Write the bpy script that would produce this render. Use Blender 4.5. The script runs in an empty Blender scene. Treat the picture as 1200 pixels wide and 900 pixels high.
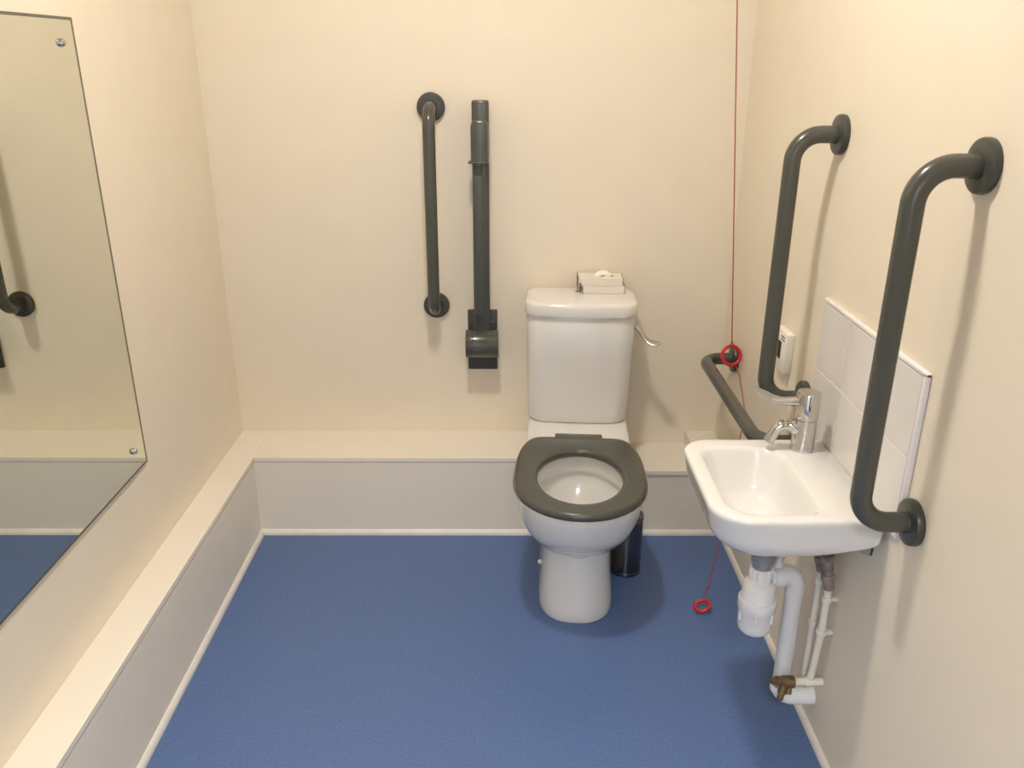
import bpy, bmesh, math, random
from math import pi, sin, cos, radians as RAD
from mathutils import Vector, Matrix, noise
S = bpy.context.scene
COL = S.collection
random.seed(7)

# ------------------------------------------------------------------ materials
def mat(name, col, rough=.5, metal=0, spec=.5, coat=0, bump=0, bscale=200, vary=0, vscale=6, speck=None):
    m = bpy.data.materials.new(name); m.use_nodes = True
    nt = m.node_tree; b = nt.nodes['Principled BSDF']
    b.inputs['Base Color'].default_value = (*col, 1)
    b.inputs['Roughness'].default_value = rough
    b.inputs['Metallic'].default_value = metal
    b.inputs['Specular IOR Level'].default_value = spec
    b.inputs['Coat Weight'].default_value = coat
    b.inputs['Coat Roughness'].default_value = .06
    tc = nt.nodes.new('ShaderNodeTexCoord')
    last = None
    if vary:
        n = nt.nodes.new('ShaderNodeTexNoise'); n.inputs['Scale'].default_value = vscale; n.inputs['Detail'].default_value = 5
        nt.links.new(tc.outputs['Object'], n.inputs['Vector'])
        r = nt.nodes.new('ShaderNodeValToRGB')
        r.color_ramp.elements[0].position = .3; r.color_ramp.elements[1].position = .7
        r.color_ramp.elements[0].color = (*[c*(1-vary) for c in col], 1)
        r.color_ramp.elements[1].color = (*[min(1, c*(1+vary)) for c in col], 1)
        nt.links.new(n.outputs['Fac'], r.inputs['Fac'])
        last = r.outputs['Color']
    if speck:
        scol, sscale, thr = speck
        v = nt.nodes.new('ShaderNodeTexNoise'); v.inputs['Scale'].default_value = sscale; v.inputs['Detail'].default_value = 2
        nt.links.new(tc.outputs['Object'], v.inputs['Vector'])
        rr = nt.nodes.new('ShaderNodeValToRGB')
        rr.color_ramp.elements[0].position = thr; rr.color_ramp.elements[1].position = thr+.08
        nt.links.new(v.outputs['Fac'], rr.inputs['Fac'])
        mx = nt.nodes.new('ShaderNodeMix'); mx.data_type = 'RGBA'
        nt.links.new(rr.outputs['Color'], mx.inputs['Factor'])
        if last: nt.links.new(last, mx.inputs['A'])
        else: mx.inputs['A'].default_value = (*col, 1)
        mx.inputs['B'].default_value = (*scol, 1)
        last = mx.outputs['Result']
    if last: nt.links.new(last, b.inputs['Base Color'])
    if bump:
        n2 = nt.nodes.new('ShaderNodeTexNoise'); n2.inputs['Scale'].default_value = bscale; n2.inputs['Detail'].default_value = 3
        nt.links.new(tc.outputs['Object'], n2.inputs['Vector'])
        bp = nt.nodes.new('ShaderNodeBump'); bp.inputs['Strength'].default_value = bump; bp.inputs['Distance'].default_value = .002
        nt.links.new(n2.outputs['Fac'], bp.inputs['Height'])
        nt.links.new(bp.outputs['Normal'], b.inputs['Normal'])
    return m

WALLC = (.85, .765, .62)
M = dict(
    wall=mat('magnolia_wall_paint', WALLC, .55, spec=.35, bump=.12, bscale=160, vary=.012, vscale=9),
    ledge=mat('cream_laminate', (.84, .775, .67), .42, spec=.4, vary=.01),
    corr=mat('corridor_paint', (.84, .84, .84), .6),
    frame=mat('door_frame_gloss', (.80, .80, .78), .3),
    joint=mat('panel_joint', (.30, .25, .20), .8),
    ceil=mat('ceiling_paint', (.86, .83, .77), .7),
    floor=mat('blue_safety_vinyl', (.090, .152, .325), .34, spec=.4, bump=.12, bscale=260, vary=.13, vscale=150,
              speck=((.24, .31, .48), 260, .655)),
    strip=mat('white_floor_sealant', (.78, .75, .68), .5, vary=.05, vscale=14),
    ceramic=mat('white_vitreous_china', (.775, .755, .72), .09, spec=.55, coat=.25),
    basin=mat('white_basin_china', (.84, .825, .795), .08, spec=.55, coat=.25),
    grey=mat('dark_grey_plastic', (.073, .0745, .062), .26, spec=.5, coat=.15),
    greyd=mat('darker_grey_plastic', (.058, .060, .051), .32, spec=.5),
    chrome=mat('polished_chrome', (.60, .59, .58), .08, metal=1),
    satin=mat('satin_chrome', (.56, .54, .53), .22, metal=1),
    darkchrome=mat('polished_dark_steel', (.17, .17, .18), .18, metal=1),
    mirror=mat('silvered_mirror', (.785, .795, .715), .012, metal=1),
    mirroredge=mat('glass_edge_dark_reflection', (.13, .12, .09), .3),  # dark reflection of the bevel put into the edge colour
    red=mat('red_plastic', (.62, .012, .02), .3, coat=.2),
    cord=mat('red_cord', (.36, .06, .045), .7),
    tile=mat('white_glazed_tile', (.80, .765, .735), .09, spec=.55, bump=.5, bscale=14),
    grout=mat('pale_grout', (.85, .82, .76), .7),
    tiletrim=mat('white_plastic_trim', (.86, .83, .83), .3),
    plastic=mat('white_waste_plastic', (.72, .71, .71), .35),
    plastic2=mat('white_glossy_plastic', (.84, .83, .83), .22),
    pipe=mat('cream_painted_pipe', (.80, .755, .66), .4),
    brass=mat('tarnished_brass', (.16, .105, .048), .42, metal=.35, vary=.25, vscale=60),
    tarnish=mat('tarnished_fitting', (.30, .235, .20), .38, metal=.4, vary=.35, vscale=55),
    galv=mat('galvanised_steel', (.36, .37, .37), .42, metal=.6),
    boxcream=mat('cream_unit_plastic', (.86, .82, .73), .4),
    black=mat('black_panel', (.012, .010, .009), .25),
    card=mat('white_carton', (.78, .72, .64), .55),
    cardedge=mat('dark_carton_edge', (.10, .07, .05), .6),
    tissue=mat('white_tissue', (.92, .90, .82), .8),
    water=mat('bowl_water', (.74, .735, .69), .03, spec=.6),
)
def emat(name, col, st):
    m = bpy.data.materials.new(name); m.use_nodes = True
    nt = m.node_tree; nt.nodes.clear()
    e = nt.nodes.new('ShaderNodeEmission'); e.inputs['Color'].default_value = (*col, 1); e.inputs['Strength'].default_value = st
    o = nt.nodes.new('ShaderNodeOutputMaterial'); nt.links.new(e.outputs[0], o.inputs[0]); return m

# ------------------------------------------------------------------ mesh helpers
def obj(name, bm, m, parent=None, smooth=True, angle=40):
    bmesh.ops.recalc_face_normals(bm, faces=bm.faces)
    me = bpy.data.meshes.new(name); bm.to_mesh(me); bm.free()
    o = bpy.data.objects.new(name, me); COL.objects.link(o)
    for mm in (m if isinstance(m, (list, tuple)) else [m]): me.materials.append(mm)
    if smooth:
        for p in me.polygons: p.use_smooth = True
        me.set_sharp_from_angle(angle=RAD(angle))
    if parent: o.parent = parent
    return o
def thing(name, label, cat, loc=(0, 0, 0), rz=0, group=None):
    o = bpy.data.objects.new(name, None); COL.objects.link(o)
    o.empty_display_size = .05
    o.location = loc; o.rotation_euler = (0, 0, rz)
    o['label'] = label; o['category'] = cat
    if group: o['group'] = group
    return o
def struct(name, bm, m, **k):
    o = obj(name, bm, m, **k); o['kind'] = 'structure'; return o
def box(bm, x0, x1, y0, y1, z0, z1, bev=0, seg=2, mi=0):
    r = bmesh.ops.create_cube(bm, size=1)
    vs = r['verts']
    for v in vs:
        v.co = Vector(((x0+x1)/2+v.co.x*(x1-x0), (y0+y1)/2+v.co.y*(y1-y0), (z0+z1)/2+v.co.z*(z1-z0)))
    fs = set(f for v in vs for f in v.link_faces)
    for f in fs: f.material_index = mi
    if bev:
        es = set(e for v in vs for e in v.link_edges)
        bmesh.ops.bevel(bm, geom=list(es), offset=bev, segments=seg, profile=.5, affect='EDGES')
def loft(bm, rings, cap0=True, cap1=True, mi=0):
    vr = [[bm.verts.new(p) for p in r] for r in rings]
    n = len(rings[0])
    for a, b in zip(vr, vr[1:]):
        for i in range(n):
            j = (i+1) % n
            f = bm.faces.new((a[i], a[j], b[j], b[i])); f.material_index = mi
    if cap0: f = bm.faces.new(vr[0][::-1]); f.material_index = mi
    if cap1: f = bm.faces.new(vr[-1]); f.material_index = mi
    return vr
def fillet(pts, rads, seg=10):
    pts = [Vector(p) for p in pts]; out = [pts[0]]
    for i in range(1, len(pts)-1):
        p = pts[i]; a = (pts[i-1]-p).normalized(); b = (pts[i+1]-p).normalized()
        r = rads[i-1] if isinstance(rads, (list, tuple)) else rads
        ang = a.angle(b); t = r/math.tan(ang/2)
        p0, p1 = p+a*t, p+b*t
        c = p+(a+b).normalized()*(r/sin(ang/2))
        u, w = (p0-c), (p1-c); tot = u.angle(w)
        for k in range(seg+1):
            f = k/seg
            out.append(c+(u*sin((1-f)*tot)+w*sin(f*tot))/sin(tot))
    out.append(pts[-1]); return out
def sweep(bm, path, r, n=20, caps=True, mi=0):
    path = [Vector(p) for p in path]
    rs = r if isinstance(r, (list, tuple)) else [r]*len(path)
    t0 = (path[1]-path[0]).normalized()
    ref = Vector((0, 0, 1)) if abs(t0.z) < .9 else Vector((0, 1, 0))
    u = t0.cross(ref).normalized(); rings = []
    for i, p in enumerate(path):
        t = (path[min(i+1, len(path)-1)]-path[max(i-1, 0)]).normalized()
        u = (u-t*u.dot(t)).normalized(); w = t.cross(u)
        rr = rs[i]
        rings.append([p+u*(rr*cos(2*pi*k/n))+w*(rr*sin(2*pi*k/n)) for k in range(n)])
    loft(bm, rings, caps, caps, mi)
def lathe(bm, prof, org=(0, 0, 0), axis=(0, 0, 1), n=32, mi=0):
    """prof: (radius, height) pairs along axis"""
    ax = Vector(axis).normalized(); ref = Vector((1, 0, 0)) if abs(ax.x) < .9 else Vector((0, 1, 0))
    u = ax.cross(ref).normalized(); w = ax.cross(u); o = Vector(org)
    loft(bm, [[o+ax*h+u*(r*cos(2*pi*k/n))+w*(r*sin(2*pi*k/n)) for k in range(n)] for r, h in prof], mi=mi)
def rrect(x0, x1, y0, y1, r, z, nc=10, ne=5):
    """rounded rectangle ring; r = radii of corners (x0y0, x1y0, x1y1, x0y1)"""
    if not isinstance(r, (list, tuple)): r = [r]*4
    cs = [((x0+r[0], y0+r[0]), pi, r[0]), ((x1-r[1], y0+r[1]), 1.5*pi, r[1]), ((x1-r[2], y1-r[2]), 0, r[2]), ((x0+r[3], y1-r[3]), .5*pi, r[3])]
    pts = []
    for i, (c, a, rr) in enumerate(cs):
        arc = [(c[0]+rr*cos(a+pi/2*k/nc), c[1]+rr*sin(a+pi/2*k/nc)) for k in range(nc+1)]
        pts += arc
        c2, a2, r2 = cs[(i+1) % 4]
        q = (c2[0]+r2*cos(a2), c2[1]+r2*sin(a2)); p = arc[-1]
        pts += [(p[0]+(q[0]-p[0])*k/ne, p[1]+(q[1]-p[1])*k/ne) for k in range(1, ne)]
    return [Vector((x, y, z)) for x, y in pts]
def resamp(ring, c, ex):  # unused spacing kept simple
    return ring

# ------------------------------------------------------------------ room
XL, XR, D, LD, LX = -.935, .736, 2.699, 2.482, -.837
ZL, ZR, ZC, YF = .2895, .243, 2.62, -.30
def slab(name, m, *b):
    bm = bmesh.new(); box(bm, *b); return struct(name, bm, m, smooth=False)
slab('floor', M['floor'], -2.2, 2.2, -2.0, D+.1, -.1, 0)
slab('ceiling', M['ceil'], -2.2, 2.2, -2.0, D+.1, ZC, ZC+.1)
slab('wall_back', M['wall'], XL-.1, XR+.1, D, D+.1, 0, ZC)
slab('wall_left', M['wall'], XL-.1, XL, YF, D, 0, ZC)
slab('wall_right', M['wall'], XR, XR+.1, YF, D, 0, ZC)
# front wall: unseen doorway and corridor behind the camera, added to let in cooler fill light
bm = bmesh.new()
box(bm, XL-.1, -.50, YF-.1, YF, 0, ZC); box(bm, .48, XR+.1, YF-.1, YF, 0, ZC); box(bm, -.50, .48, YF-.1, YF, 2.10, ZC)
struct('wall_front', bm, M['wall'], smooth=False)
bm = bmesh.new()
for a, b in ((-.53, -.47), (.45, .51)): box(bm, a, b, YF-.115, YF+.015, 0, 2.13)
box(bm, -.53, .51, YF-.115, YF+.015, 2.07, 2.13)
struct('door_1', bm, M['frame'], smooth=False)
slab('wall_corridor', M['corr'], -2.2, 2.2, -2.0, -1.9, 0, ZC)
bm = bmesh.new(); box(bm, -2.2, -2.1, -1.9, YF-.1, 0, ZC); box(bm, 2.1, 2.2, -1.9, YF-.1, 0, ZC); box(bm, -2.1, XL-.1, YF-.2, YF-.1, 0, ZC); box(bm, XR+.1, 2.1, YF-.2, YF-.1, 0, ZC)
struct('wall_side', bm, M['corr'], smooth=False)
# boxed-in pipe ledge: front panels, top boards with a small lip
def panel(name, *b, bev=.0012):
    bm = bmesh.new(); box(bm, *b, bev=bev); return struct(name, bm, M['ledge'], smooth=False)
XS = .222
panel('trim_1', XL, LX-.0015, YF, D, 0, ZL-.0205, bev=0)                 # left ledge body
panel('trim_2', XL, LX, YF, D, ZL-.0155, ZL)                          # left top board
panel('trim_3', LX-.0015, XS, LD+.001, D, 0, ZL-.0175, bev=0)                  # back ledge body
panel('trim_4', LX, XS, LD-.0005, D, ZL-.0155, ZL)
panel('trim_5', XS, XR, LD+.0045, D, 0, ZR-.017)                      # lower ledge right of the toilet
panel('trim_6', XS, XR, LD-.001, D, ZR-.016, ZR)
panel('trim_7', .631, XR, LD+.004, D, ZR, .291)                       # raised end block in the corner
def strip(name, pts, inward):
    """small white quadrant strip along a floor edge; inward = horizontal unit vector into the room"""
    bm = bmesh.new(); inn = Vector(inward); up = Vector((0, 0, 1))
    prof = [(0, 0), (.011, 0), (.0105, .007), (.008, .0125), (.003, .0175), (0, .0185)]
    loft(bm, [[Vector(p)+inn*a+up*b for a, b in prof] for p in pts])
    return struct(name, bm, M['strip'], smooth=False)
strip('baseboard_left', [(LX-.0015, YF, 0), (LX-.0015, LD, 0)], (1, 0, 0))
strip('baseboard_back', [(LX, LD+.001, 0), (XS, LD+.001, 0), (XR, LD+.001, 0)], (0, -1, 0))
strip('baseboard_right', [(XR, YF, 0), (XR, LD, 0)], (-1, 0, 0))

# ------------------------------------------------------------------ ceiling lamp (just above the frame)
LAMP = (-.10, 1.50, ZC)
t = thing('ceiling_light', 'round white ceiling light above the middle of the room', 'ceiling light', LAMP)
bm = bmesh.new(); lathe(bm, [(.13, 0), (.13, -.03), (.11, -.035)]); obj('base', bm, M['plastic2'], t)
bm = bmesh.new(); lathe(bm, [(.092, -.0355), (.092, -.039), (.080, -.042), (.004, -.044)])
obj('diffuser', bm, emat('lamp_glow', (1, .925, .83), 272), t)

t = thing('corridor_fill_light', 'added square fill light panel on the unseen corridor ceiling', 'ceiling light', (0, -1.1, ZC))  # unseen panel, added to fill the lower room with cooler light
bm = bmesh.new(); box(bm, -.31, .31, -.31, .31, -.03, -.0005); obj('frame', bm, M['plastic2'], t, smooth=False)
bm = bmesh.new(); box(bm, -.29, .29, -.29, .29, -.036, -.0302); obj('diffuser', bm, emat('corridor_fill_glow', (.95, .97, 1), 68), t, smooth=False)

# ------------------------------------------------------------------ grab rails
def rail(label, wall_pt, up, out, L, so=.105, R=.019, rb=.058, loc_mat='grey'):
    """wall_pt = first flange centre on the wall, up = direction along the rail, out = wall normal"""
    o = Vector(wall_pt); up = Vector(up); out = Vector(out)
    t = thing('grab_rail', label, 'grab rail', o, group='dark grey grab rails')
    bm = bmesh.new()
    sweep(bm, fillet([out*.004, out*so, out*so+up*L, up*L+out*.004], rb, 14), R, 28)
    obj('tube', bm, M['grey'], t)
    for q in (Vector((0, 0, 0)), up*L):
        bm = bmesh.new()
        lathe(bm, [(.0425, .0002), (.0432, .003), (.0432, .010), (.0415, .0138), (.037, .0155), (.0205, .0158), (.0198, .020)], q, out, 48)
        obj('flange', bm, M['greyd'], t)
    return t
rail('straight vertical grab rail on the back wall, left of the folded rail', (-.236, D, .752), (0, 0, 1), (0, -1, 0), .628)
rail('tall vertical grab rail on the right wall, behind the basin tap', (XR, 1.905, .7415), (0, 0, 1), (-1, 0, 0), .625)
rail('tall vertical grab rail on the right wall, nearest, in front of the tiles', (XR, 1.313, .7415), (0, 0, 1), (-1, 0, 0), .627)
rail('low horizontal grab rail on the right wall between corner and basin', (XR, 2.535, .621), (0, -1, 0), (-1, 0, 0), .63)

# ------------------------------------------------------------------ folding rail
t = thing('folding_grab_rail', 'dark grey hinged support rail folded up against the back wall', 'folding grab rail', (-.084, D, .53))
o0 = Vector((-.084, D, .53))
def fr(name, *b, bev=.004, m='grey', par=None, seg=3):
    bm = bmesh.new(); box(bm, b[0]+.084, b[1]+.084, b[2]-D, b[3]-D, b[4]-.53, b[5]-.53, bev=bev, seg=seg)
    return obj(name, bm, M[m], par or t)
fr('wall_plate', -.133, -.034, D-.014, D-.0002, .527, .737, bev=.003, m='greyd')
bm = bmesh.new()
lathe(bm, [(.040, -.054), (.0455, -.0535), (.047, -.051), (.047, -.0335), (.0455, -.0325), (.0455, -.0315), (.047, -.0305), (.047, .051), (.0455, .0535), (.040, .054)],
      (0, -.061, .105), (1, 0, 0), 48)
obj('hinge_barrel', bm, M['grey'], t)
fr('arm', -.110, -.058, D-.057, D-.022, .655, 1.402, bev=.006)
leg = fr('support_leg', -.108, -.074, D-.086, D-.0575, .735, 1.30, bev=.009, seg=4)
fr('leg_clip', -.101, -.081, D-.0885, D-.0862, 1.185, 1.212, bev=.0006, m='greyd', par=leg)
bm = bmesh.new()
prof = [(0, .0), (.026, 0), (.0265, .004), (.0265, .100), (.0235, .113), (.017, .1195), (0, .121)]
def capring(y, ins):
    pts = []
    for x, z in [(-.0265, 0), (-.0265, .05), (-.0265, .095), (-.0255, .104), (-.0225, .112), (-.0165, .1185), (-.008, .121), (.008, .121), (.0165, .1185), (.0225, .112), (.0255, .104), (.0265, .095), (.0265, .05), (.0265, 0)]:
        s = 1-ins/.0265
        pts.append(Vector((x*s, y, z*(1-ins/.06))))
    return pts
loft(bm, [capring(-.06, .0), capring(-.102, 0), capring(-.107, .002), capring(-.109, .006)])
bmesh.ops.translate(bm, verts=bm.verts, vec=(-.0015, 0, 1.229-.53))
cap = obj('end_cap', bm, M['grey'], t)
fr('lip', -.1195, -.058, D-.112, D-.058, 1.2225, 1.2285, bev=.002, par=cap)
for z in (.705, .55):
    pass
bm = bmesh.new(); box(bm, .024, .036, -.0165, -.0141, .165, .168, bev=.0005); obj('plate_slot', bm, M['galv'], t)

# ------------------------------------------------------------------ toilet
TH = -.062
t = thing('toilet', 'white close-coupled toilet with thick dark grey seat against the back wall', 'toilet', (.2205, 2.355, 0), TH)
def dring(hw, df, dw, db, hb, z, rc=.04, ex=2.15, nf=48):
    """D shaped ring: half width hw at distance dw in front of the hinge line, rounded front at df, back at db (half width hb)"""
    P = []
    for k in range(nf+1):
        a = pi*k/nf
        c, s = cos(a), sin(a)
        x = hw*math.copysign(abs(c)**(2/ex), c); d = dw+(df-dw)*abs(s)**(2/ex)
        P.append((x, -d))
    # from (-hw,-dw) back to (-hb,-db)
    def side(sg):
        q = []
        rcx = min(rc, hb*.9)
        for k in range(1, 13):
            f = k/12; g = min(1, 1.9*f); e = g*g*(3-2*g)
            q.append((sg*(hw+(hb-hw)*e), -(dw+(db+rcx-dw)*f)))
        for k in range(1, 7):
            a = pi/2*k/6
            q.append((sg*(hb-rcx+rcx*cos(a)), -(db+rcx-rcx*sin(a))))
        return q
    L = side(-1); Rr = side(1)
    P += L
    for k in range(1, 6):
        f = k/6; P.append((-(hb-min(rc, hb*.9))*(1-2*f), -db))
    P += Rr[::-1]
    return [Vector((x, y, z)) for x, y in P]
# pan: pedestal, overhanging bowl, deck, then over the rim and down into the bowl
R_ = []
for z, hw, df, dw, db, hb in [
    (0, .110, .358, .21, -.118, .112), (.004, .1115, .3595, .21, -.118, .113), (.03, .1095, .357, .21, -.118, .112), (.10, .103, .350, .205, -.118, .108),
    (.16, .100, .346, .20, -.118, .106), (.205, .100, .347, .20, -.118, .108), (.222, .1015, .3495, .20, -.118, .109),
    (.242, .128, .382, .225, -.118, .126), (.262, .141, .405, .235, -.118, .133), (.290, .1545, .434, .245, -.118, .143),
    (.296, .156, .444, .247, -.32, .150), (.325, .166, .460, .26, -.322, .154), (.352, .1725, .473, .265, -.322, .157), (.382, .176, .482, .27, -.322, .1605),
    (.400, .1765, .485, .27, -.322, .162), (.407, .1745, .483, .27, -.322, .1605), (.4105, .169, .479, .27, -.320, .156)]:
    R_.append(dring(hw, df, dw, db, hb, z, ex=2.5-.32*max(0, min(1, (z-.226)/.12))))
R_.append(dring(.160, .475, .27, -.313, .149, .4105))
REF = dring(.17, .47, .27, .07, .12, 0)
def ell(hx, hd, cd, z):
    P = []
    for p in REF:
        a = math.atan2((-p.y-.27)/.20, p.x/.17); P.append(Vector((hx*cos(a), -(cd+hd*sin(a)), z)))
    return P
for z, hx, hd, cd in [(.4105, .139, .181, .268), (.4085, .1325, .174, .268), (.397, .129, .170, .268), (.362, .128, .168, .268), (.354, .131, .171, .268), (.347, .1365, .176, .268), (.338, .137, .176, .268),
                      (.31, .128, .163, .268), (.275, .109, .140, .268), (.24, .088, .113, .265), (.215, .070, .09, .262), (.19, .045, .055, .26), (.18, .02, .025, .26)]:
    R_.append(ell(hx, hd, cd, z))
bm = bmesh.new(); loft(bm, R_); pan = obj('pan', bm, M['ceramic'], t, angle=44)
bm = bmesh.new(); loft(bm, [ell(.0765, .0985, .263, .2245)], True, False); obj('water', bm, M['water'], pan)
for sg in (-1,):
    bm = bmesh.new(); lathe(bm, [(.0075, -.002), (.0075, .006), (.005, .010)], (sg*.1065, -.125, .050), (sg, 0, 0), 20); obj('bolt_cap', bm, M['ceramic'], pan)
# seat: ring with a rounded section, flat back edge and hinge block
BACK = [(.187, .285), (.1868, .225), (.1835, .165), (.1765, .112), (.1665, .072), (.154, .043), (.140, .0265), (.122, .0185), (.098, .016), (.05, .0155), (0, .0155)]
def crom(pts, m=5):
    out = []
    for i in range(len(pts)-1):
        p0, p1, p2, p3 = (Vector(pts[max(0, min(len(pts)-1, j))]) for j in (i-1, i, i+1, i+2))
        for k in range(m):
            t_ = k/m
            out.append(.5*((2*p1)+(p2-p0)*t_+(2*p0-5*p1+4*p2-p3)*t_*t_+(3*p1-p0-3*p2+p3)*t_**3))
    return out
BK = crom(BACK)
def seat_ring(off, z):
    P = []
    for k in range(64):
        a = pi*k/64
        P.append((.187*math.copysign(abs(cos(a))**.97, cos(a)), .285+.209*abs(sin(a))**.97))
    P += [(-p.x, p.y) for p in BK]+[(0, .0155)]+[(p.x, p.y) for p in BK[:0:-1]]
    kx = 1-off/.187; cy = .255; ky = 1-off/.2395
    return [Vector((x*kx, -(cy+(d-cy)*ky), z)) for x, d in P]
def hole_ring(off, z):
    c = (.118+off); P = []
    n = len(seat_ring(0, 0))
    o = seat_ring(0, 0)
    for p in o:
        a = math.atan2(-(p.y+.270)/.165, p.x/.118)
        P.append(Vector(((.119+off)*cos(a), -.272-(.157+off)*sin(a), z)))
    return P
bm = bmesh.new()
rings = [seat_ring(.004, .4125), seat_ring(.0, .416), seat_ring(0, .424), seat_ring(.0025, .431), seat_ring(.007, .4345), seat_ring(.013, .4357),
         hole_ring(.014, .4357), hole_ring(.007, .4345), hole_ring(.002, .431), hole_ring(0, .425), hole_ring(.0, .416), hole_ring(.003, .4125)]
vr = loft(bm, rings, False, False)
n = len(vr[0])
for i in range(n):
    j = (i+1) % n; bm.faces.new((vr[-1][i], vr[-1][j], vr[0][j], vr[0][i]))
seat = obj('seat', bm, M['grey'], t, angle=50)
bm = bmesh.new(); box(bm, -.073, .073, -.040, .003, .4112, .4362, bev=.004, seg=3); obj('hinge_block', bm, M['grey'], seat)
# cistern
def cring(hw, f, b, z, bow=.012, rf=.05, rb=.02):
    """plan ring of the tank: bowed front"""
    r = rrect(-hw, hw, -f, -b, [rf, rf, rb, rb], z, nc=10, ne=10)
    for p in r:
        k = (p.y+b)/(-f+b)          # 1 at the front
        p.y -= bow*(1-(p.x/hw)**2)*max(0, k)
    return r
bm = bmesh.new()
rg = []
for z, hw, f in [(.4115, .154, .100), (.414, .160, .1045), (.422, .163, .107), (.50, .1655, .108), (.65, .169, .110), (.774, .172, .112)]:
    rg.append(cring(hw, f, -.325, z))
rg = [[Vector((p.x, p.y, p.z)) for p in r] for r in rg]
# front distance above is measured in front of the hinge line with the sign turned round: the tank stands behind the hinges
for r in rg:
    for p in r: p.y = p.y
bm.free(); bm = bmesh.new()
def tank(hw, fy, z, bow=.013, by=.328, rf=.05, rb=.015):
    r = rrect(-hw, hw, fy, by, [rf, rf, rb, rb], z, nc=10, ne=12)
    for p in r:
        k = max(0, (by-p.y)/(by-fy)); p.y -= bow*(1-min(1, (p.x/hw)**2))*k
    return r
loft(bm, [tank(.155, .155, .4120), tank(.161, .148, .4135), tank(.1635, .145, .420), tank(.1655, .1435, .50), tank(.169, .139, .65), tank(.1715, .136, .771), tank(.170, .138, .7745)])
cis = obj('cistern', bm, M['ceramic'], t, angle=50)
bm = bmesh.new()
def lidr(off, z, by=.331):
    r = tank(.1765-off, .127+off, z, bow=.015, by=by-off, rf=.05, rb=.004)
    for p in r:                      # chamfered, notched back corners
        if p.y > .285: 
            k = (p.y-.285)/(by-off-.285); lim = .1765-off-.017*min(1, k*1.0)
            p.x = max(-lim, min(lim, p.x))
    return r
loft(bm, [lidr(.004, .7750), lidr(.0005, .7765), lidr(0, .780), lidr(0, .806), lidr(.002, .8115), lidr(.006, .8150), lidr(.013, .8168)])
lid = obj('cistern_lid', bm, M['ceramic'], t, angle=45)
bm = bmesh.new(); lathe(bm, [(.0085, -.001), (.0085, .0012), (.007, .002)], (-.0105, .275, .8168), (0, 0, 1), 24); obj('lid_plug', bm, M['galv'], lid)
# lever on the right side
bm = bmesh.new()
lathe(bm, [(.0135, 0), (.0135, .004), (.010, .006), (.0085, .012), (.006, .014)], (.1690, .215, .722), (1, 0, 0), 24)
def ering(p, a, b, tdir):
    p = Vector(p); tdir = Vector(tdir).normalized(); w = Vector((0, 1, .25)).normalized(); w = (w-tdir*w.dot(tdir)).normalized(); h = tdir.cross(w)
    return [p+w*(a*cos(2*pi*k/20))+h*(b*sin(2*pi*k/20)) for k in range(20)]
lp = [((.176, .214, .722), .008, .008), ((.186, .212, .715), .0095, .0075), ((.196, .207, .701), .0105, .007), ((.207, .199, .687), .012, .0065), ((.221, .191, .678), .015, .0062), ((.235, .183, .6755), .0165, .0058), ((.247, .177, .677), .0135, .005), ((.254, .174, .678), .004, .002)]
loft(bm, [ering(p, a, b, Vector(lp[min(i+1, 7)][0])-Vector(lp[max(i-1, 0)][0])) for i, (p, a, b) in enumerate(lp)])
obj('flush_lever', bm, M['satin'], cis)

# cartons on the cistern lid
t = thing('carton', 'thin flat white carton lying on the cistern lid, under the tissue box', 'carton', (.309, 2.637, .8171), TH*.6)
bm = bmesh.new(); box(bm, -.066, .066, -.040, .040, .0002, .026, bev=.0008); obj('sleeve', bm, M['card'], t, smooth=False)
for sg in (-1, 1):
    bm = bmesh.new(); box(bm, min(sg*.0655, sg*.0675), max(sg*.0655, sg*.0675), -.0385, .0385, .001, .025); obj('end_flap', bm, M['cardedge' if sg > 0 else 'card'], t, smooth=False)
bm = bmesh.new(); box(bm, -.0672, -.0658, -.0402, -.0385, .001, .025); obj('flap_edge', bm, M['cardedge'], t, smooth=False)
t = thing('tissue_box', 'open white tissue box with a tissue sticking out, stacked on a thinner carton', 'tissue box', (.303, 2.640, .8435), TH*.6)
bm = bmesh.new(); box(bm, -.066, .066, -.040, .042, .0002, .023, bev=.0012); obj('sleeve', bm, M['card'], t, smooth=False)
bm = bmesh.new(); box(bm, .0655, .0675, -.039, .040, .001, .022); obj('end_flap', bm, M['cardedge'], t, smooth=False)
bm = bmesh.new(); box(bm, -.0755, -.0735, -.038, .042, -.020, .027, bev=.0005); box(bm, -.0740, -.066, -.037, .041, .008, .0215)
obj('open_flap', bm, M['card'], t, smooth=False)
bm = bmesh.new(); box(bm, -.0772, -.0757, -.036, .040, -.018, .026); obj('flap_edge', bm, M['cardedge'], t, smooth=False)
bm = bmesh.new()
rg = []
for h, a, b in [(.0228, .020, .010), (.026, .026, .013), (.030, .024, .011), (.034, .017, .007), (.038, .008, .003)]:
    rg.append([Vector((-.004+h*.3+(a*(1+.22*sin(5*2*pi*k/40+h*90)))*cos(2*pi*k/40), .004+(b*(1+.3*sin(7*2*pi*k/40+1)))*sin(2*pi*k/40), h+.003*sin(3*2*pi*k/40))) for k in range(40)])
loft(bm, rg); obj('tissue', bm, M['tissue'], t)
bm = bmesh.new(); lathe(bm, [(.005, 0), (.005, .0006)], (.034, -.004, .0229), (0, 0, 1), 16); obj('perforation', bm, M['cardedge'], t)

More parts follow.
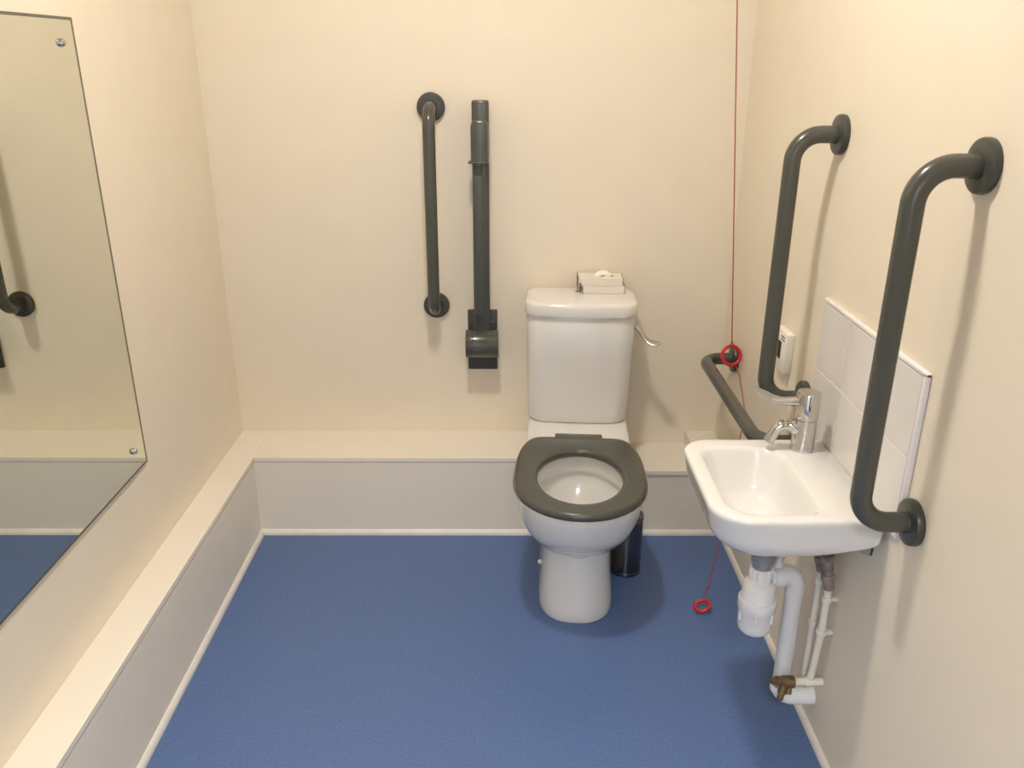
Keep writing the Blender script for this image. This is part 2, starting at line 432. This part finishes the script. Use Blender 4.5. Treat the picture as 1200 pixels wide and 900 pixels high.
# toilet brush holder
t = thing('toilet_brush_holder', 'tall shiny steel toilet brush cylinder on the floor behind the toilet bowl', 'toilet brush holder', (.3765, 2.272, 0))
bm = bmesh.new(); lathe(bm, [(.047, .0002), (.0495, .002), (.0495, .010), (.0478, .012), (.0478, .190), (.0490, .191), (.0490, .200), (.046, .2045), (.020, .207)], n=48); obj('canister', bm, M['darkchrome'], t)
bm = bmesh.new(); lathe(bm, [(.006, .2065), (.006, .210), (.009, .212), (.009, .216), (.006, .218)], n=20); obj('lid_knob', bm, M['darkchrome'], t)

# ------------------------------------------------------------------ basin
ZB = .7005
t = thing('washbasin', 'small white rectangular washbasin fixed to the right wall', 'washbasin', (XR, 1.57, ZB))
OB = Vector((XR, 1.57, ZB))
def br(x0, x1, y0, y1, r, z):
    return [p-OB for p in rrect(x0, x1, y0, y1, r, z, nc=12, ne=10)]
X1 = XR-.0105
rg = [
    br(.535, .615, 1.525, 1.645, .035, .574), br(.50, .635, 1.490, 1.675, .055, .5755), br(.475, .650, 1.462, 1.70, .065, .580),
    br(.452, .665, 1.437, 1.722, .075, .589), br(.436, .680, 1.420, 1.735, .08, .600), br(.424, .698, 1.409, 1.745, [.08, .06, .06, .075], .6125),
    br(.416, .715, 1.402, 1.751, [.08, .03, .03, .07], .625), br(.4115, X1-.003, 1.398, 1.753, [.08, .008, .008, .067], .635), br(.409, X1, 1.395, 1.7545, [.08, .006, .006, .065], .645),
    br(.402, X1, 1.388, 1.757, [.08, .006, .006, .06], .680), br(.3995, X1, 1.3845, 1.758, [.08, .006, .006, .06], .690), br(.4005, X1, 1.3855, 1.757, [.08, .006, .006, .06], .6955), br(.4035, X1-.001, 1.3885, 1.754, [.078, .006, .006, .058], .6988), br(.410, X1-.002, 1.395, 1.748, [.075, .006, .006, .053], .7005),
    br(.426, .621, 1.405, 1.719, [.066, .036, .066, .048], .7005), br(.4295, .6185, 1.4085, 1.7155, [.064, .035, .065, .046], .7000), br(.4335, .6155, 1.4125, 1.712, [.062, .034, .064, .044], .6980),
    br(.4370, .6130, 1.416, 1.709, [.060, .033, .063, .042], .6945), br(.4405, .6110, 1.4195, 1.7065, [.058, .033, .062, .041], .689), br(.445, .6090, 1.424, 1.703, [.057, .033, .06, .04], .680),
    br(.4525, .6065, 1.431, 1.697, [.056, .034, .058, .04], .662), br(.464, .604, 1.441, 1.689, [.055, .036, .057, .042], .637), br(.477, .600, 1.452, 1.680, [.054, .040, .055, .046], .614),
    br(.490, .594, 1.464, 1.668, [.05, .042, .05, .046], .600), br(.507, .585, 1.482, 1.650, [.036]*4, .5925), br(.525, .572, 1.525, 1.615, [.023]*4, .5895), br(.535, .56, 1.55, 1.59, [.0115]*4, .5885)]
bm = bmesh.new(); loft(bm, rg); bowl = obj('bowl', bm, M['basin'], t, angle=70)
bm = bmesh.new(); lathe(bm, [(.021, 0), (.021, .0015), (.017, .002), (.015, -.0005), (.002, -.001)], Vector((.5475, 1.57, .5895))-OB, (0, 0, 1), 28); obj('waste_ring', bm, M['chrome'], t)
# bracket under the basin
t = thing('wall_bracket', 'small grey steel bracket under the near end of the basin', 'bracket', (XR, 1.452, .628))
bm = bmesh.new()
pr_ = [(-.0002, .0), (-.050, 0), (-.050, -.004), (-.0185, -.036), (-.0002, -.040)]
loft(bm, [[Vector((x, -.011, z)) for x, z in pr_], [Vector((x, -.008, z)) for x, z in pr_]])
loft(bm, [[Vector((x, .008, z)) for x, z in pr_], [Vector((x, .011, z)) for x, z in pr_]])
box(bm, -.050, -.0002, -.011, .011, -.003, .0015); box(bm, -.0032, -.0002, -.011, .011, -.040, 0)
obj('bracket_plate', bm, M['galv'], t, smooth=False)

# tap
t = thing('basin_tap', 'chrome lever mixer tap standing on the far end of the basin', 'tap', (.6645, 1.703, ZB))
bm = bmesh.new(); lathe(bm, [(.0255, .0003), (.0262, .003), (.0255, .006), (.0253, .0745), (.0240, .0755)], n=40); obj('body', bm, M['chrome'], t)
bm = bmesh.new(); lathe(bm, [(.0240, .0758), (.0262, .0768), (.0262, .1345), (.0250, .1375), (.022, .1388), (.004, .1392)], n=40); hd = obj('handle_cap', bm, M['chrome'], t)
bm = bmesh.new()
sp = fillet([(-.006, 0, .046), (-.032, 0, .0600), (-.058, 0, .0575), (-.0765, 0, .021)], [.025, .022], 8)
sweep(bm, sp, [.0175-.0045*min(1, i/9)-.0012*(i/len(sp)) for i in range(len(sp))], 24); sp_ = obj('spout', bm, M['chrome'], t)
bm = bmesh.new(); tip = Vector(sp[-1]); dr = (Vector(sp[-1])-Vector(sp[-2])).normalized()
lathe(bm, [(.0112, -.001), (.0112, .002), (.009, .0025)], tip, dr, 24); obj('aerator', bm, M['galv'], sp_)
bm = bmesh.new()
def lring(x, z, a, b, tilt, roll):
    wv = Vector((0, cos(roll), sin(roll))); tz = Vector((-sin(tilt), 0, cos(tilt))); tz = (tz-wv*tz.dot(wv)).normalized()
    return [Vector((x, 0, z))+wv*(a*cos(2*pi*k/24))+tz*(b*sin(2*pi*k/24)) for k in range(24)]
loft(bm, [lring(-.020, .116, .0115, .0115, 0, 0), lring(-.038, .1155, .0105, .0105, .02, .1), lring(-.056, .1165, .0110, .0085, .1, .3), lring(-.072, .1195, .0135, .0066, .22, .45), lring(-.088, .1255, .0165, .0054, .34, .5),
          lring(-.102, .1325, .0165, .0046, .42, .5), lring(-.115, .1395, .0125, .0038, .46, .5), lring(-.123, .1445, .004, .002, .48, .5)])
obj('lever', bm, M['chrome'], hd)

# tiled splashback
TY0, TY1, TZ0, TZ1 = 1.349, 1.848, .683, 1.014
t = thing('tile_splashback', 'white tiled splashback on the right wall above the basin', 'splashback', (XR, TY0, TZ0))
OT = Vector((XR, TY0, TZ0))
def tb(bm, x0, x1, y0, y1, z0, z1, **k): box(bm, x0-OT.x, x1-OT.x, y0-OT.y, y1-OT.y, z0-OT.z, z1-OT.z, **k)
bm = bmesh.new(); tb(bm, XR-.0076, XR-.0002, TY0+.006, TY1-.0005, TZ0, TZ1-.006); obj('grout', bm, M['grout'], t, smooth=False)
bm = bmesh.new()
ys = [TY0+.0105, 1.5295, 1.6895, TY1]; zs = [TZ0, .8465, TZ1-.0095]
for i in range(3):
    for j in range(2):
        tb(bm, XR-.0100, XR-.0062, ys[i]+.0015, ys[i+1]-.0015, zs[j]+(.0015 if j else 0), zs[j+1]-.0015, bev=.0013)
obj('tiles', bm, M['tile'], t, smooth=False)
bm = bmesh.new()
tb(bm, XR-.0112, XR-.0002, TY0, TY1, TZ1-.009, TZ1, bev=.0025, seg=3); tb(bm, XR-.0112, XR-.0002, TY0, TY0+.0095, TZ0, TZ1-.0005, bev=.0025, seg=3)
obj('edge_trim', bm, M['tiletrim'], t)

# ------------------------------------------------------------------ waste and supply plumbing
TX, TYY = .573, 1.600
t = thing('bottle_trap', 'white plastic bottle trap and waste pipe under the basin', 'bottle trap', (TX, TYY, .28))
o_ = Vector((TX, TYY, .28))
bm = bmesh.new(); lathe(bm, [(.0225, .296), (.0225, .240), (.0250, .238), (.0250, .192), (.021, .190), (.021, .170)], n=32); obj('waste_collar', bm, M['galv'], t)
bm = bmesh.new()
N = 48
def knurl(r, h): return [Vector(((r+.0011*(1 if k % 4 < 2 else -1))*cos(2*pi*k/N), (r+.0011*(1 if k % 4 < 2 else -1))*sin(2*pi*k/N), h)) for k in range(N)]
loft(bm, [knurl(.0245, .148), knurl(.0252, .151), knurl(.0252, .172), knurl(.024, .176)]); obj('inlet_nut', bm, M['plastic2'], t, angle=25)
bm = bmesh.new(); lathe(bm, [(.0205, .150), (.0212, .141), (.033, .136), (.0370, .129), (.0375, .092)], n=40); obj('trap_body', bm, M['plastic2'], t)
bm = bmesh.new(); lathe(bm, [(.0375, .0945), (.0425, .0925), (.0432, .088), (.0432, .070), (.0405, .066), (.0388, .024), (.036, .012), (.026, .002), (.012, .0)], n=40)
for k in range(6):
    a = k*pi/3+.25
    c = Vector((.0397*cos(a), .0397*sin(a), 0)); 
    lathe(bm, [(.0016, .041), (.0036, .043), (.0036, .068)], c, (0, 0, 1), 10)
obj('trap_cup', bm, M['plastic2'], t)
bm = bmesh.new(); lathe(bm, [(.018, .0), (.018, .008), (.0225, .009), (.0225, .030), (.019, .032)], (.024, 0, .150), (1, 0, 0), 28)
lathe(bm, [(.012, 0), (.012, .040), (.0155, .041), (.0155, .058), (.013, .060)], (.040, .012, .158), (0, 0, 1), 20); obj('outlet_nut', bm, M['plastic'], t)
PX = .655-TX
bm = bmesh.new(); sweep(bm, fillet([(.050, 0, .157), (PX, 0, .157), (PX, 0, .107)], .029, 10), .0225, 28); obj('elbow', bm, M['plastic'], t)
bm = bmesh.new(); sweep(bm, [(PX, 0, .115), (PX, 0, -.165)], .0198, 28); obj('waste_pipe', bm, M['plastic'], t)
bm = bmesh.new(); lathe(bm, [(.0232, -.150), (.0238, -.152), (.0238, -.168), (.0225, -.170)], (PX, 0, 0), (0, 0, 1), 28)
sweep(bm, fillet([(PX, 0, -.150), (PX, 0, -.185), (XR-TX-.0005, 0, -.185)], .030, 10), .0225, 28); obj('floor_elbow', bm, M['plastic2'], t)

def supply(label, x, y, zt, zb, bend, zbot_y):
    t = thing('supply_pipe', label, 'water pipe', (x, y, zb), group='basin supply pipes')
    bm = bmesh.new()
    sweep(bm, fillet([(0, 0, zt-zb), (0, 0, bend-zb), (-.006, zbot_y, .0)], .03, 8), .0083, 18); obj('pipe', bm, M['pipe'], t)
    # tarnished connector and valve, up to the tap tail
    bm = bmesh.new(); z = -.004; o2 = (0, 0, zt-zb); ax = (-.17, .03, 1)
    for r, h in ((.012, .022), (.015, .016), (.0105, .010), (.0125, .026), (.0148, .015), (.010, .012), (.0135, .018), (.009, .05)):
        n_ = 6 if r > .014 else 16
        lathe(bm, [(r*.9, z), (r, z+.0015), (r, z+h-.0015), (r*.9, z+h)], o2, ax, n=n_); z += h
    obj('isolating_valve', bm, M['tarnish'], t, angle=30)
    bm = bmesh.new(); lathe(bm, [(.007, .008), (.007, .018), (.0045, .020)], (-.012, 0, zt-zb+.075), (-.8, -.6, 0), 14); obj('valve_screw', bm, M['tarnish'], t)
    for zc in ((zt-.030), bend+.012):
        bm = bmesh.new(); lathe(bm, [(.0112, -.006), (.0118, -.005), (.0118, .005), (.0112, .006)], (0, 0, zc-zb), (0, 0, 1), 18)
        box(bm, .006, XR-x-.0002, -.006, .006, zc-zb-.004, zc-zb+.004, bev=.001)
        obj('pipe_clip', bm, M['pipe'], t)
    return t
supply('front cream water pipe under the basin, joined to the drain valve', .712, 1.556, .432, .176, .300, .004)
supply('rear cream water pipe under the basin, behind the front one', .712, 1.607, .445, .160, .290, -.012)
t = thing('drain_valve', 'brown brass drain valve on a cream pipe stub low on the right wall', 'valve', (XR, 1.560, .168))
bm = bmesh.new(); sweep(bm, [(-.0003, 0, 0), (-.068, 0, 0)], .0095, 20)
lathe(bm, [(.0115, 0), (.0115, .012)], (-.030, 0, 0), (-1, 0, 0), 20); obj('pipe_stub', bm, M['pipe'], t)
bm = bmesh.new()
lathe(bm, [(.0125, 0), (.0145, .002), (.0145, .026), (.0125, .028)], (-.066, 0, 0), (-1, 0, 0), 20)
lathe(bm, [(.0115, 0), (.0125, .002), (.0125, .016), (.009, .018), (.009, .028), (.006, .030)], (-.092, 0, .001), (-1, 0, .1), 6)
lathe(bm, [(.0095, 0), (.0095, .020), (.0075, .021), (.0075, .034), (.006, .036)], (-.090, -.004, -.006), (-.35, -.45, -.85), 14)
lathe(bm, [(.0065, 0), (.0065, .020), (.004, .021)], (-.078, -.004, -.006), (-.15, -.55, -.8), 14)
obj('valve_body', bm, M['brass'], t, angle=30)

# control box on the right wall
t = thing('alarm_reset_unit', 'small cream wall box with black panel behind the far vertical rail', 'wall control unit', (XR, 2.030, .757))
bm = bmesh.new(); box(bm, -.021, -.0002, 0, .094, 0, .106, bev=.0025); obj('casing', bm, M['boxcream'], t)
bm = bmesh.new(); box(bm, -.0222, -.0205, .036, .084, .030, .076, bev=.0005); obj('panel', bm, M['black'], t)
for q in (.083, .091):
    bm = bmesh.new(); box(bm, -.0214, -.0208, .014, .044, q, q+.003); obj('vent_slot', bm, M['black'], t, smooth=False)

# ------------------------------------------------------------------ emergency pull cord
def torus(bm, c, nrm, R, r, nR=40, nr=12):
    nrm = Vector(nrm).normalized(); u = nrm.cross(Vector((.3, .2, 1))).normalized(); w = nrm.cross(u); c = Vector(c)
    rg = []
    for i in range(nR):
        a = 2*pi*i/nR; d = u*cos(a)+w*sin(a)
        rg.append([c+d*(R+r*cos(2*pi*k/nr))+nrm*(r*sin(2*pi*k/nr)) for k in range(nr)])
    vr = [[bm.verts.new(p) for p in q] for q in rg]
    for i in range(nR):
        a, b = vr[i], vr[(i+1) % nR]
        for k in range(nr): bm.faces.new((a[k], a[(k+1) % nr], b[(k+1) % nr], b[k]))
t = thing('emergency_pull_cord', 'red emergency pull cord with two red rings hanging in the right corner', 'pull cord', (0, 0, 0))
RC = Vector((.698, 2.457, .6585))
bm = bmesh.new(); sweep(bm, [(.528, 2.35, ZC-.001), (.601, 2.405, 1.664), (.6925, 2.447, .7095)], .0017, 8); obj('cord', bm, M['cord'], t)
bm = bmesh.new(); sweep(bm, [(.6925, 2.447, .7095), (.6915, 2.450, .700), RC+Vector((-.008, -.002, .0325))], .0016, 8)
sweep(bm, [(.6925, 2.447, .7095), (.698, 2.452, .700), RC+Vector((.006, -.001, .0325))], .0016, 8); obj('cord_knot', bm, M['cord'], t)
bm = bmesh.new(); torus(bm, RC, (.12, -.94, .30), .0295, .0054); obj('pull_ring', bm, M['red'], t)
bm = bmesh.new(); sweep(bm, [RC+Vector((.014, -.002, -.027)), (.716, 2.400, .606), (.700, 2.262, .552), (.691, 2.24, .513), (.632, 2.135, .219), (.604, 2.096, .09), (.588, 2.081, .026)], .0016, 8); obj('cord', bm, M['cord'], t)
bm = bmesh.new(); lathe(bm, [(.0015, -.006), (.0034, -.003), (.0034, .003), (.0015, .006)], (.5965, 2.089, .058), (.25, .2, .9), 10); obj('cord_knot', bm, M['cord'], t)
bm = bmesh.new(); torus(bm, (.577, 2.060, .0145), (-.32, -.12, .94), .0215, .0052); obj('pull_ring', bm, M['red'], t)

# ------------------------------------------------------------------ mirror
MY0, MY1, MZ0, MZ1 = .62, 1.940, .549, 1.597
t = thing('wall_mirror', 'large frameless mirror screwed to the left wall', 'mirror', (XL, MY0, MZ0))
bm = bmesh.new(); box(bm, .0026, .0080, 0, MY1-MY0, 0, MZ1-MZ0); obj('glass_edge', bm, M['mirroredge'], t, smooth=False)  # dark border round the face stands in for the bevel's reflection
bm = bmesh.new(); box(bm, .0078, .0084, .009, MY1-MY0-.009, .006, MZ1-MZ0-.006); obj('mirror_face', bm, M['mirror'], t, smooth=False)
for y in (MY0+.065, 1.875):
    for z in (.608, 1.546):
        bm = bmesh.new(); lathe(bm, [(.0085, .0002), (.0085, .003), (.0075, .0065), (.005, .009), (.001, .0098)], (.0084, y-MY0, z-MZ0), (1, 0, 0), 20)
        obj('mirror_screw', bm, M['chrome'], t)

# ------------------------------------------------------------------ world, camera, colour
w = bpy.data.worlds.new('World'); S.world = w; w.use_nodes = True
w.node_tree.nodes['Background'].inputs[0].default_value = (.9, .8, .65, 1); w.node_tree.nodes['Background'].inputs[1].default_value = .02
cam = bpy.data.cameras.new('Camera'); co = bpy.data.objects.new('Camera', cam); COL.objects.link(co)
fw = Vector((.00555208, .93165451, -.36330297)); R = Vector((.99998246, -.00442315, .00393923)); U = Vector((-.00206306, .36331847, .93166273))
mm = Matrix((R, U, -fw)).transposed().to_4x4(); mm.translation = (0, 0, 1.52)
co.matrix_world = mm
cam.sensor_width = 36; cam.lens = 979.2769/1200*36; cam.clip_start = .02
S.camera = co
S.view_settings.view_transform = 'Standard'; S.view_settings.look = 'None'
S.view_settings.gamma = 1; S.view_settings.use_curve_mapping = False
S.view_settings.exposure = 0.07
